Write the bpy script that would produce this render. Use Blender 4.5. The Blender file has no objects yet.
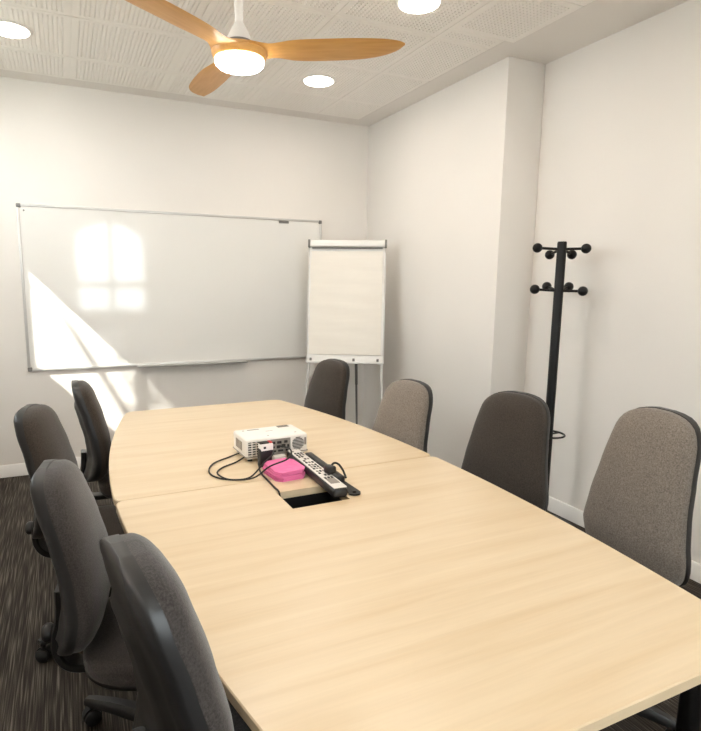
import bpy, bmesh, math, random
from mathutils import Vector, Matrix, Euler
from mathutils.geometry import tessellate_polygon
random.seed(7)
R = math.radians
scene = bpy.context.scene
col = scene.collection

# ------------------------------------------------------------------ camera
CAM_Z = 1.43
FPX, YAW, PITCH, ROLL, CX, CY = 573.11, R(24.57), R(9.0765), R(0.594), 329.22, 372.26
cam_data = bpy.data.cameras.new('camera')
cam = bpy.data.objects.new('camera', cam_data)
col.objects.link(cam)
fw = Vector((math.sin(YAW) * math.cos(PITCH), math.cos(YAW) * math.cos(PITCH), -math.sin(PITCH)))
rt = Vector((math.cos(YAW), -math.sin(YAW), 0))
up = rt.cross(fw)
r2 = rt * math.cos(ROLL) + up * math.sin(ROLL)
u2 = -rt * math.sin(ROLL) + up * math.cos(ROLL)
mw = Matrix((r2, u2, -fw)).transposed().to_4x4()
mw.translation = Vector((0, 0, CAM_Z))
cam.matrix_world = mw
cam_data.sensor_fit = 'HORIZONTAL'
cam_data.sensor_width = 36
cam_data.lens = FPX * 36 / 701
cam_data.shift_x = (350.5 - CX) / 701
cam_data.shift_y = (CY - 365.5) / 701
cam_data.clip_start = 0.02
scene.camera = cam

# ------------------------------------------------------------------ world, sun, exposure
world = bpy.data.worlds.new('sky')
scene.world = world
world.use_nodes = True
wn = world.node_tree.nodes
bg = wn['Background']
bg.inputs[0].default_value = (0.90, 0.95, 1.0, 1)
bg.inputs[1].default_value = 14.0
SUN_DIR = Vector((1.0, 0.6, -1.08)).normalized()
sun_data = bpy.data.lights.new('sun', 'SUN')
sun_data.energy = 14
sun_data.angle = R(0.53)
sun_data.color = (1.0, 0.95, 0.88)
sun = bpy.data.objects.new('sun', sun_data)
col.objects.link(sun)
sun.rotation_euler = SUN_DIR.to_track_quat('-Z', 'Y').to_euler()
sun.location = (-6, 0, 8)
scene.view_settings.view_transform = 'Standard'
scene.view_settings.look = 'None'
scene.view_settings.exposure = -0.05
scene.view_settings.gamma = 1.0
scene.view_settings.use_curve_mapping = False
LAMP_W = 4.6
FAN_W = 4.0
LAMP_COL = (1.0, 0.90, 0.79)

# ------------------------------------------------------------------ materials
def lin(r, g, b):
    f = lambda c: (c / 255 / 12.92) if c / 255 <= 0.04045 else ((c / 255 + 0.055) / 1.055) ** 2.4
    return (f(r), f(g), f(b), 1)

def mat(name, color, rough=0.5, metal=0.0, spec=0.5, noise=None, bump=None, sheen=0, coat=0, emit=None):
    """noise = (scale vec, second colour, detail); bump = (scale, strength, distance)"""
    m = bpy.data.materials.new(name)
    m.use_nodes = True
    nt = m.node_tree
    b = nt.nodes['Principled BSDF']
    b.inputs['Base Color'].default_value = color
    b.inputs['Roughness'].default_value = rough
    b.inputs['Metallic'].default_value = metal
    b.inputs['Specular IOR Level'].default_value = spec
    if sheen:
        b.inputs['Sheen Weight'].default_value = sheen
        b.inputs['Sheen Roughness'].default_value = 0.5
    if coat:
        b.inputs['Coat Weight'].default_value = coat
        b.inputs['Coat Roughness'].default_value = 0.08
    tc = nt.nodes.new('ShaderNodeTexCoord')
    if noise:
        sc, c2, det = noise
        mp = nt.nodes.new('ShaderNodeMapping')
        mp.inputs['Scale'].default_value = sc
        nz = nt.nodes.new('ShaderNodeTexNoise')
        nz.inputs['Scale'].default_value = 1
        nz.inputs['Detail'].default_value = det
        rp = nt.nodes.new('ShaderNodeValToRGB')
        rp.color_ramp.elements[0].position = 0.32
        rp.color_ramp.elements[1].position = 0.68
        rp.color_ramp.elements[0].color = color
        rp.color_ramp.elements[1].color = c2
        nt.links.new(tc.outputs['Object'], mp.inputs[0])
        nt.links.new(mp.outputs[0], nz.inputs[0])
        nt.links.new(nz.outputs[0], rp.inputs[0])
        nt.links.new(rp.outputs[0], b.inputs['Base Color'])
    if bump:
        nz2 = nt.nodes.new('ShaderNodeTexNoise')
        nz2.inputs['Scale'].default_value = bump[0]
        nz2.inputs['Detail'].default_value = 4
        bp = nt.nodes.new('ShaderNodeBump')
        bp.inputs['Strength'].default_value = bump[1]
        bp.inputs['Distance'].default_value = bump[2]
        nt.links.new(tc.outputs['Object'], nz2.inputs[0])
        nt.links.new(nz2.outputs[0], bp.inputs['Height'])
        nt.links.new(bp.outputs[0], b.inputs['Normal'])
    if emit:
        b.inputs['Emission Color'].default_value = emit[0]
        b.inputs['Emission Strength'].default_value = emit[1]
    return m

M = {}
M['wall'] = mat('wall_paint', lin(238, 233, 227), 0.85, bump=(60, 0.06, 0.002), noise=((1.5, 1.5, 1.5), lin(235, 230, 224), 2))
M['tile'] = mat('ceiling_tile_paint', lin(250, 246, 240), 0.9)
M['felt'] = mat('tile_felt', lin(118, 106, 93), 1.0)
M['skirting'] = mat('skirting_gloss', lin(236, 233, 229), 0.45)
M['board'] = mat('whiteboard_enamel', lin(238, 236, 232), 0.065, coat=0.0, noise=((2.2, 2.2, 3.0), lin(237, 235, 230), 3))
M['alu'] = mat('aluminium', lin(208, 206, 203), 0.4, 0.45, bump=(300, 0.03, 0.001))
M['greyplastic'] = mat('grey_plastic', lin(120, 118, 115), 0.5, bump=(400, 0.05, 0.001))
M['black'] = mat('black_plastic', lin(26, 26, 27), 0.38, bump=(700, 0.12, 0.0006))
M['blackmetal'] = mat('black_powder_coat', lin(10, 10, 11), 0.42, spec=0.3, bump=(500, 0.03, 0.0006))
M['rubber'] = mat('black_rubber', lin(18, 18, 18), 0.6, bump=(500, 0.1, 0.0005))
M['white'] = mat('white_plastic', lin(240, 238, 234), 0.35, bump=(500, 0.03, 0.0005))
M['projector'] = mat('projector_shell', lin(232, 228, 222), 0.4, bump=(600, 0.06, 0.0005))
M['slot'] = mat('dark_slot', lin(34, 32, 31), 0.6)
M['paper'] = mat('flip_paper', lin(240, 234, 224), 0.9, noise=((3, 3, 30), lin(237, 231, 221), 3))
M['pink'] = mat('pink_paper', lin(232, 122, 172), 0.75, noise=((40, 40, 300), lin(226, 108, 162), 2))
M['red'] = mat('red_plastic', lin(200, 40, 50), 0.5)
M['silver'] = mat('silver_plastic', lin(222, 217, 210), 0.35, 0.0)
M['print'] = mat('grey_print', lin(140, 134, 126), 0.6)
M['fan_wood'] = mat('fan_timber', lin(226, 174, 102), 0.42, noise=((6, 60, 60), lin(212, 156, 82), 4), bump=(90, 0.03, 0.001))
M['bark'] = mat('bark', lin(70, 58, 48), 0.9, bump=(20, 0.4, 0.02))
M['ground'] = mat('outside_ground', lin(120, 118, 108), 0.95, noise=((1, 1, 1), lin(105, 108, 92), 4))
M['lamp'] = mat('lamp_diffuser', (1, 1, 1, 1), 0.4, emit=((1.0, 0.90, 0.78, 1), 14.0))
M['fanlamp'] = mat('fan_lamp_diffuser', (1, 1, 1, 1), 0.4, emit=((1.0, 0.93, 0.84, 1), 18.0))

def fabric(name, c1, c2, sheen):
    m = mat(name, c1, 0.95, spec=0.2, sheen=sheen, noise=((260, 260, 260), c2, 5), bump=(480, 0.35, 0.0015))
    return m
M['fab_dark'] = fabric('dark_brown_grey_fabric', lin(48, 42, 38), lin(72, 64, 57), 0.2)
M['fab_light'] = fabric('light_brown_grey_fabric', lin(100, 92, 84), lin(138, 128, 118), 0.2)
M['fab_char'] = fabric('charcoal_fabric', lin(50, 46, 45), lin(74, 69, 67), 0.3)

def wood_table():
    m = bpy.data.materials.new('maple_laminate')
    m.use_nodes = True
    nt = m.node_tree
    b = nt.nodes['Principled BSDF']
    b.inputs['Roughness'].default_value = 0.32
    b.inputs['Specular IOR Level'].default_value = 0.6
    tc = nt.nodes.new('ShaderNodeTexCoord')
    mp = nt.nodes.new('ShaderNodeMapping')
    mp.inputs['Scale'].default_value = (1.6, 22, 22)
    mp.inputs['Rotation'].default_value = (0, 0, R(1.5))
    nz = nt.nodes.new('ShaderNodeTexNoise')
    nz.inputs['Scale'].default_value = 1.0
    nz.inputs['Detail'].default_value = 6
    nz.inputs['Distortion'].default_value = 0.6
    mp2 = nt.nodes.new('ShaderNodeMapping')
    mp2.inputs['Scale'].default_value = (5, 160, 160)
    nz2 = nt.nodes.new('ShaderNodeTexNoise')
    nz2.inputs['Scale'].default_value = 1.0
    nz2.inputs['Detail'].default_value = 3
    rp = nt.nodes.new('ShaderNodeValToRGB')
    cr = rp.color_ramp
    cr.elements[0].position = 0.25; cr.elements[0].color = lin(215, 190, 153)
    cr.elements[1].position = 0.75; cr.elements[1].color = lin(228, 208, 177)
    e = cr.elements.new(0.5); e.color = lin(222, 200, 167)
    mx = nt.nodes.new('ShaderNodeMixRGB')
    mx.blend_type = 'MULTIPLY'; mx.inputs[0].default_value = 0.10
    for a, bb in ((tc.outputs['Object'], mp.inputs[0]), (tc.outputs['Object'], mp2.inputs[0]), (mp.outputs[0], nz.inputs[0]),
                  (mp2.outputs[0], nz2.inputs[0]), (nz.outputs[0], rp.inputs[0]), (rp.outputs[0], mx.inputs[1]),
                  (nz2.outputs[0], mx.inputs[2]), (mx.outputs[0], b.inputs['Base Color'])):
        nt.links.new(a, bb)
    return m
M['maple'] = wood_table()

def carpet():
    m = bpy.data.materials.new('striped_carpet')
    m.use_nodes = True
    nt = m.node_tree
    b = nt.nodes['Principled BSDF']
    b.inputs['Roughness'].default_value = 1.0
    b.inputs['Specular IOR Level'].default_value = 0.1
    tc = nt.nodes.new('ShaderNodeTexCoord')
    def noise(sc, det=2):
        mp = nt.nodes.new('ShaderNodeMapping'); mp.inputs['Scale'].default_value = sc
        n = nt.nodes.new('ShaderNodeTexNoise'); n.inputs['Scale'].default_value = 1; n.inputs['Detail'].default_value = det
        nt.links.new(tc.outputs['Object'], mp.inputs[0]); nt.links.new(mp.outputs[0], n.inputs[0])
        return n
    n1 = noise((190, 4.5, 1), 1); n2 = noise((300, 300, 300), 3); n3 = noise((40, 1.6, 1), 2)
    rp = nt.nodes.new('ShaderNodeValToRGB')
    cr = rp.color_ramp
    cr.elements[0].position = 0.40; cr.elements[0].color = lin(62, 57, 53)
    cr.elements[1].position = 0.70; cr.elements[1].color = lin(122, 114, 105)
    e = cr.elements.new(0.56); e.color = lin(84, 78, 72)
    nt.links.new(n1.outputs[0], rp.inputs[0])
    rp3 = nt.nodes.new('ShaderNodeValToRGB')
    rp3.color_ramp.elements[0].position = 0.35; rp3.color_ramp.elements[0].color = (0.78, 0.78, 0.78, 1)
    rp3.color_ramp.elements[1].position = 0.65; rp3.color_ramp.elements[1].color = (1, 1, 1, 1)
    nt.links.new(n3.outputs[0], rp3.inputs[0])
    rp2 = nt.nodes.new('ShaderNodeValToRGB')
    rp2.color_ramp.elements[0].position = 0.3; rp2.color_ramp.elements[0].color = (0.72, 0.72, 0.72, 1)
    rp2.color_ramp.elements[1].position = 0.7; rp2.color_ramp.elements[1].color = (1, 1, 1, 1)
    nt.links.new(n2.outputs[0], rp2.inputs[0])
    def mul(a, c):
        x = nt.nodes.new('ShaderNodeMixRGB'); x.blend_type = 'MULTIPLY'; x.inputs[0].default_value = 1
        nt.links.new(a, x.inputs[1]); nt.links.new(c, x.inputs[2]); return x.outputs[0]
    c = mul(mul(rp.outputs[0], rp3.outputs[0]), rp2.outputs[0])
    nt.links.new(c, b.inputs['Base Color'])
    bp = nt.nodes.new('ShaderNodeBump'); bp.inputs['Strength'].default_value = 0.5; bp.inputs['Distance'].default_value = 0.003
    nt.links.new(n2.outputs[0], bp.inputs['Height']); nt.links.new(bp.outputs[0], b.inputs['Normal'])
    return m
M['carpet'] = carpet()

def glass():
    m = bpy.data.materials.new('window_glass')
    m.use_nodes = True
    nt = m.node_tree
    nt.nodes.clear()
    out = nt.nodes.new('ShaderNodeOutputMaterial')
    tr = nt.nodes.new('ShaderNodeBsdfTransparent'); tr.inputs[0].default_value = (0.96, 0.98, 0.97, 1)
    gl = nt.nodes.new('ShaderNodeBsdfGlossy'); gl.inputs['Roughness'].default_value = 0.02
    mx = nt.nodes.new('ShaderNodeMixShader')
    mx.inputs[0].default_value = 0.06
    nt.links.new(tr.outputs[0], mx.inputs[1]); nt.links.new(gl.outputs[0], mx.inputs[2])
    nt.links.new(mx.outputs[0], out.inputs[0])
    return m
M['glass'] = glass()

# ------------------------------------------------------------------ mesh helpers
class MB:
    """collects geometry; build() links it as one mesh object"""
    def __init__(self):
        self.v, self.f, self.mi = [], [], []
    def add(self, vs, fs, mi=0):
        o = len(self.v)
        self.v += [tuple(p) for p in vs]
        self.f += [tuple(i + o for i in q) for q in fs]
        self.mi += [mi] * len(fs)
        return self
    def bm(self, b, mi=0):
        b.verts.index_update()
        self.add([v.co.copy() for v in b.verts], [[v.index for v in f.verts] for f in b.faces], mi)
        b.free()
        return self
    def box(self, c, s, bev=0.0, rot=None, mi=0, seg=2):
        b = bmesh.new()
        bmesh.ops.create_cube(b, size=1)
        for v in b.verts:
            v.co = Vector((v.co.x * s[0], v.co.y * s[1], v.co.z * s[2]))
        if bev > 0:
            bmesh.ops.bevel(b, geom=b.edges[:], offset=bev, segments=seg, profile=0.5, affect='EDGES')
        m = Matrix.Translation(Vector(c))
        if rot:
            m = m @ Euler(rot).to_matrix().to_4x4()
        bmesh.ops.transform(b, matrix=m, verts=b.verts)
        return self.bm(b, mi)
    def lathe(self, prof, n=24, c=(0, 0, 0), mat4=None, mi=0):
        vs, fs = [], []
        k = len(prof)
        for i in range(n):
            a = 2 * math.pi * i / n
            for r, z in prof:
                vs.append(Vector((r * math.cos(a), r * math.sin(a), z)))
        for i in range(n):
            j = (i + 1) % n
            for q in range(k - 1):
                fs.append((i * k + q, j * k + q, j * k + q + 1, i * k + q + 1))
        if prof[0][0] > 1e-6:
            fs.append(tuple(i * k for i in reversed(range(n))))
        if prof[-1][0] > 1e-6:
            fs.append(tuple(i * k + k - 1 for i in range(n)))
        if mat4 is None:
            vs = [v + Vector(c) for v in vs]
        else:
            vs = [mat4 @ v for v in vs]
        return self.add(vs, fs, mi)
    def tube(self, pts, r, n=10, mi=0, cap=True):
        pts = [Vector(p) for p in pts]
        rad = r if isinstance(r, (list, tuple)) else [r] * len(pts)
        vs, fs = [], []
        t0 = (pts[1] - pts[0]).normalized()
        ref = Vector((0, 0, 1)) if abs(t0.z) < 0.9 else Vector((1, 0, 0))
        nrm = t0.cross(ref).normalized()
        for i, p in enumerate(pts):
            a = pts[max(i - 1, 0)]; b = pts[min(i + 1, len(pts) - 1)]
            t = (b - a).normalized()
            nrm = (nrm - t * nrm.dot(t)).normalized()
            bi = t.cross(nrm)
            for j in range(n):
                an = 2 * math.pi * j / n
                vs.append(p + (nrm * math.cos(an) + bi * math.sin(an)) * rad[i])
        for i in range(len(pts) - 1):
            for j in range(n):
                k = (j + 1) % n
                fs.append((i * n + j, i * n + k, (i + 1) * n + k, (i + 1) * n + j))
        if cap:
            fs.append(tuple(reversed(range(n))))
            fs.append(tuple((len(pts) - 1) * n + j for j in range(n)))
        return self.add(vs, fs, mi)
    def sphere(self, c, r, mi=0, seg=16):
        b = bmesh.new()
        bmesh.ops.create_uvsphere(b, u_segments=seg, v_segments=seg // 2 + 2, radius=r)
        bmesh.ops.translate(b, vec=Vector(c), verts=b.verts)
        return self.bm(b, mi)
    def prism(self, outer, holes, z0, z1, fn=None, mi=0):
        """polygon (2D, CCW) with holes (CW), extruded z0..z1; fn maps (x, y, z) to 3D"""
        loops = [outer] + list(holes)
        flat = [p for l in loops for p in l]
        tris = tessellate_polygon([[Vector((p[0], p[1], 0)) for p in l] for l in loops])
        n = len(flat)
        g = fn or (lambda x, y, z: (x, y, z))
        vs = [g(p[0], p[1], z1) for p in flat] + [g(p[0], p[1], z0) for p in flat]
        fs = []
        for t in tris:
            a, b, c = (flat[i] for i in t)
            if (b[0] - a[0]) * (c[1] - a[1]) - (b[1] - a[1]) * (c[0] - a[0]) < 0:
                t = (t[0], t[2], t[1])
            fs.append(tuple(t)); fs.append((t[0] + n, t[2] + n, t[1] + n))
        o = 0
        for l in loops:
            k = len(l)
            for i in range(k):
                j = (i + 1) % k
                fs.append((o + i, o + i + n, o + j + n, o + j))
            o += k
        return self.add(vs, fs, mi)
    def mesh(self, name, mats, smooth=35):
        me = bpy.data.meshes.new(name)
        me.from_pydata(self.v, [], self.f)
        for m in (mats if isinstance(mats, (list, tuple)) else [mats]):
            me.materials.append(M[m] if isinstance(m, str) else m)
        b = bmesh.new(); b.from_mesh(me)
        b.faces.ensure_lookup_table()
        for i, f in enumerate(b.faces):
            f.material_index = self.mi[i]
        bmesh.ops.recalc_face_normals(b, faces=b.faces)
        b.to_mesh(me); b.free()
        if smooth:
            me.polygons.foreach_set('use_smooth', [True] * len(me.polygons))
            me.set_sharp_from_angle(angle=R(smooth))
        me.update()
        return me
    def build(self, name, mats, parent=None, smooth=35, loc=None):
        return link(name, self.mesh(name, mats, smooth), parent, loc)

def link(name, me, parent=None, loc=None):
    o = bpy.data.objects.new(name, me)
    col.objects.link(o)
    if parent:
        o.parent = parent
    if loc is not None:
        o.location = loc
    return o

def tag(o, label, cat, group=None):
    o['label'] = label; o['category'] = cat
    if group:
        o['group'] = group
    return o

def thing(name, label, cat, loc=(0, 0, 0), rz=0, group=None):
    o = bpy.data.objects.new(name, None)
    o.empty_display_size = 0.1
    col.objects.link(o)
    o.location = loc; o.rotation_euler = (0, 0, rz)
    return tag(o, label, cat, group)

def struct(o):
    o['kind'] = 'structure'
    return o

def smooth_path(pts, n=8):
    """Catmull-Rom through pts"""
    P = [Vector(p) for p in pts]
    P = [P[0] * 2 - P[1]] + P + [P[-1] * 2 - P[-2]]
    out = []
    for i in range(1, len(P) - 2):
        a, b, c, d = P[i - 1:i + 3]
        for k in range(n):
            t = k / n
            out.append(0.5 * ((2 * b) + (c - a) * t + (2 * a - 5 * b + 4 * c - d) * t * t + (-a + 3 * b - 3 * c + d) * t ** 3))
    out.append(P[-2])
    return out

# ------------------------------------------------------------------ room
XL, XR, XP, YB, YF, YS, HC = -1.2, 2.731, 2.447, 4.594, -1.2, 2.858, 2.742
WT = 0.22
struct(MB().box(((XL + XR) / 2, (YB + YF) / 2, -0.05), (XR - XL + 2 * WT, YB - YF + 2 * WT, 0.1)).build('floor', 'carpet'))
# back wall
struct(MB().box(((XL + XR) / 2, YB + WT / 2, 1.45), (XR - XL + 2 * WT, WT, 2.9)).build('wall_back', 'wall'))
# right wall: flush length towards the back, set back by the coat stand
struct(MB().box((XR + WT / 2, (YF + YB) / 2, 1.45), (WT, YB - YF, 2.9)).build('wall_right', 'wall'))
struct(MB().box(((XP + XR) / 2, (YS + YB) / 2, 1.45), (XR - XP, YB - YS, 2.9), bev=0.004).build('wall_right_projection', 'wall'))
# rear wall with arched window
WX0, WX1, WZ0, WZT, RISE = 0.15, 1.29, 0.86, 2.13, 0.25
def arch(x0, x1, z0, zs, rise, n=16):
    c, hw = (x0 + x1) / 2, (x1 - x0) / 2
    rad = (hw * hw + rise * rise) / (2 * rise)
    a = math.asin(hw / rad)
    pts = [(x0, z0), (x1, z0)]
    for i in range(n + 1):
        t = a - 2 * a * i / n
        pts.append((c + rad * math.sin(t), zs + rise - rad + rad * math.cos(t)))
    return pts
hole = arch(WX0, WX1, WZ0, WZT, RISE)
rear_fn = lambda x, z, d: (x, YF - WT + d, z)
struct(MB().prism([(XL - WT, 0), (XR + WT, 0), (XR + WT, 2.9), (XL - WT, 2.9)], [hole[::-1]], 0, WT, rear_fn).build('wall_rear', 'wall', smooth=20))
w1 = struct(MB().prism(hole, [arch(WX0 + .05, WX1 - .05, WZ0 + .05, WZT - .03, RISE - .02)[::-1]], 0.05, 0.11, rear_fn).build('window_1', 'white', smooth=20))
mid = (WX0 + WX1) / 2
MB().box((mid, YF - WT + 0.08, (WZ0 + 2.36) / 2), (0.09, 0.055, 2.34 - WZ0), 0.006).build('mullion', 'white', w1)
MB().box(((WX0 + mid) / 2, YF - WT + 0.08, 1.32), (mid - WX0 - .08, 0.05, 0.10), 0.006).build('transom', 'white', w1)
MB().box(((WX1 + mid) / 2, YF - WT + 0.08, 1.32), (mid - WX0 - .08, 0.05, 0.10), 0.006).build('transom', 'white', w1)
for a, b in ((WX0 + .04, mid - .04), (mid + .04, WX1 - .04)):
    MB().box(((a + b) / 2, YF - WT + 0.08, (WZ0 + 1.29) / 2), (b - a, 0.006, 1.36 - WZ0)).build('pane', 'glass', w1)
    zt0 = 1.33
    top = arch(WX0 + .045, WX1 - .045, zt0, WZT - .025, RISE - .02)
    lim = [(min(max(x, a), b), z) for x, z in top]
    MB().prism(lim, [], 0.077, 0.083, rear_fn).build('pane', 'glass', w1)
struct(MB().box((mid, YF + 0.02, WZ0 - 0.02), (WX1 - WX0 + .12, 0.16, 0.035), 0.006).build('trim_1', 'white'))
# left wall with a high strip window
LY0, LY1, LZ0, LZ1 = 2.62, 4.01, 1.86, 2.62
left_fn = lambda y, z, d: (XL - WT + d, y, z)
struct(MB().prism([(YF, 0), (YB, 0), (YB, 2.9), (YF, 2.9)], [[(LY0, LZ0), (LY0, LZ1), (LY1, LZ1), (LY1, LZ0)]], WT - 0.08, WT, left_fn).build('wall_left', 'wall', smooth=20))
w2 = struct(MB().prism([(LY0, LZ0), (LY1, LZ0), (LY1, LZ1), (LY0, LZ1)],
     [[(LY0 + .03, LZ0 + .03), (LY0 + .03, LZ1 - .03), (LY1 - .03, LZ1 - .03), (LY1 - .03, LZ0 + .03)]], 0.16, 0.20, left_fn).build('window_2', 'white', smooth=20))
MM = 3.55
MB().box((XL - WT + 0.18, MM, (LZ0 + LZ1) / 2), (0.04, 0.045, LZ1 - LZ0 - .06), 0.004).build('mullion', 'white', w2)
for a, b in ((LY0 + .03, MM - .0225), (MM + .0225, LY1 - .03)):
    MB().box((XL - WT + 0.18, (a + b) / 2, (LZ0 + LZ1) / 2), (0.006, b - a, LZ1 - LZ0 - .06)).build('pane', 'glass', w2)
# skirting
def skirting(name, x0, y0, x1, y1, nx, ny):
    h, t = 0.09, 0.014
    prof = [(0, 0), (t, 0), (t, h - .008), (t * .6, h), (0, h)]
    vs = [(x0 + nx * a, y0 + ny * a, b) for a, b in prof] + [(x1 + nx * a, y1 + ny * a, b) for a, b in prof]
    k = len(prof)
    fs = [(i, (i + 1) % k, (i + 1) % k + k, i + k) for i in range(k)] + [tuple(range(k)), tuple(range(k, 2 * k))]
    struct(MB().add(vs, fs).build(name, 'skirting'))
skirting('baseboard_back', XL, YB, XP, YB, 0, -1)
skirting('baseboard_right_projection', XP, YS, XP, YB, -1, 0)
skirting('baseboard_return', XP - .014, YS, XR, YS, 0, -1)
skirting('baseboard_right', XR, YF, XR, YS, -1, 0)
skirting('baseboard_left', XL, YF, XL, YB, 1, 0)
skirting('baseboard_rear', XL, YF, XR, YF, 0, 1)
# ceiling: plaster margin around a grid of perforated tiles
GX = [-1.05, -0.496, 0.104, 0.704, 1.304, 1.904, 2.277]
GX2 = 2.34
YN = 2.70
GY = [4.4436] + [4.0245 - 0.6 * k for k in range(9)] + [-1.05]
opening = [(GX[0], GY[-1]), (GX2, GY[-1]), (GX2, YN), (GX[-1], YN), (GX[-1], GY[0]), (GX[0], GY[0])]
cm = MB().prism([(XL - .08, YF - WT), (XR + WT, YF - WT), (XR + WT, YB + WT), (XL - .08, YB + WT)], [opening[::-1]], HC, HC + 0.06)
cm.box(((XL - .08 + XR + WT) / 2, (YF + YB) / 2, HC + 0.09), (XR - XL + .08 + WT, YB - YF + 2 * WT, 0.06))
ceiling = struct(cm.build('ceiling', 'wall', smooth=20))
TILES = {}
PITCH_H, HR = 0.0225, 0.0056
def tile_mesh(w, h):
    key = (round(w, 3), round(h, 3))
    if key in TILES:
        return TILES[key]
    b = MB()
    g = 0.0025
    w -= 2 * g; h -= 2 * g
    nx, ny = max(int((w - .050) / PITCH_H), 1), max(int((h - .050) / PITCH_H), 1)
    fx, fy = nx * PITCH_H / 2, ny * PITCH_H / 2
    W2, H2 = w / 2, h / 2
    # plain border as a frame
    vs, fs = [], []
    a = [(-W2, -H2), (W2, -H2), (W2, H2), (-W2, H2)]
    c = [(-fx, -fy), (fx, -fy), (fx, fy), (-fx, fy)]
    vs = [(x, y, 0) for x, y in a] + [(x, y, 0) for x, y in c] + [(x, y, 0.014) for x, y in a]
    for i in range(4):
        j = (i + 1) % 4
        fs += [(i, i + 4, j + 4, j), (i, j, j + 8, i + 8)]
    b.add(vs, fs)
    p = PITCH_H / 2
    ring = [(p, 0), (p, p), (0, p), (-p, p), (-p, 0), (-p, -p), (0, -p), (p, -p)]
    octo = [(HR * math.cos(k * math.pi / 4), HR * math.sin(k * math.pi / 4)) for k in range(8)]
    vs, fs, m2 = [], [], []
    for ix in range(nx):
        for iy in range(ny):
            x, y = -fx + (ix + .5) * PITCH_H, -fy + (iy + .5) * PITCH_H
            o = len(vs)
            vs += [(x + q[0], y + q[1], 0) for q in ring] + [(x + q[0], y + q[1], 0) for q in octo] + [(x + q[0], y + q[1], 0.008) for q in octo]
            for k in range(8):
                l = (k + 1) % 8
                fs += [(o + k, o + 8 + k, o + 8 + l, o + l), (o + 8 + k, o + 16 + k, o + 16 + l, o + 8 + l)]
    b.add(vs, fs)
    b.add([(-fx, -fy, .008), (fx, -fy, .008), (fx, fy, .008), (-fx, fy, .008)], [(0, 1, 2, 3)], 1)
    me = bpy.data.meshes.new('ceiling_tile')
    me.from_pydata(b.v, [], b.f)
    me.materials.append(M['tile']); me.materials.append(M['felt'])
    me.polygons.foreach_set('material_index', b.mi)
    me.update()
    TILES[key] = me
    return me
for ix in range(6):
    for iy in range(len(GY) - 1):
        y1, y0 = GY[iy], GY[iy + 1]
        spans = [(GX[ix], GX[ix + 1], y0, y1)]
        if ix == 5:
            if y1 <= YN:
                spans = [(GX[5], GX2, y0, y1)]
            elif y0 < YN:
                spans = [(GX[5], GX[6], YN, y1), (GX[5], GX2, y0, YN)]
        for a, b, c, d in spans:
            link('ceiling_tile', tile_mesh(b - a, d - c), ceiling, ((a + b) / 2, (c + d) / 2, HC))
for x in GX[1:-1]:
    MB().box((x, (GY[0] + GY[-1]) / 2, HC + 0.006), (0.0048, GY[0] - GY[-1], 0.006)).build('grid_bar', 'tile', ceiling, smooth=0)
for y in GY[1:-1]:
    xe = GX2 if y < YN else GX[-1]
    MB().box(((GX[0] + xe) / 2, y, HC + 0.0062), (xe - GX[0], 0.0048, 0.006)).build('grid_bar', 'tile', ceiling, smooth=0)

# ------------------------------------------------------------------ outside: ground and a bare tree for the branch shadows
struct(MB().box((-8, 1.5, -0.35), (13, 26, 0.1)).build('ground_outside', 'ground'))
def bare_tree():
    t = thing('bare_tree', 'leafless tree standing outside the high side window', 'tree', (-3.75, 1.55, -0.3))
    MB().tube([(0, 0, 0), (0.05, 0.02, 2), (0, -.05, 4.2), (.05, 0, 6.6)], [.14, .11, .08, .02], 8).build('trunk', 'bark', t)
    rng = random.Random(3)
    def br(p, d, ln, r, lev):
        pts, rad = [p], [r]
        for i in range(4):
            d = (d + Vector((rng.uniform(-.2, .2), rng.uniform(-.2, .2), rng.uniform(-.12, .2)))).normalized()
            p = p + d * ln / 4
            pts.append(p); rad.append(r * (1 - .2 * (i + 1)) + .003)
            if lev < 2:
                br(p, (d + Vector((rng.uniform(-.7, .7), rng.uniform(-.7, .7), rng.uniform(-.6, .7)))).normalized(), ln * .5, rad[-1] * .6, lev + 1)
        MB().tube(smooth_path(pts, 3), [rad[min(i // 3, 4)] for i in range(13)], 5).build('branch', 'bark', t)
    for k in range(10):
        an = (1.35, 1.9, 4.2, 1.0, 5.6, 1.5, 3.3, 1.2, .2, 2.4)[k]
        br(Vector((0.02, -.02, 3.3 + .3 * k)), Vector((math.cos(an), math.sin(an), .35)).normalized(), 1.7 - .09 * k, .05, 0)
bare_tree()

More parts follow.
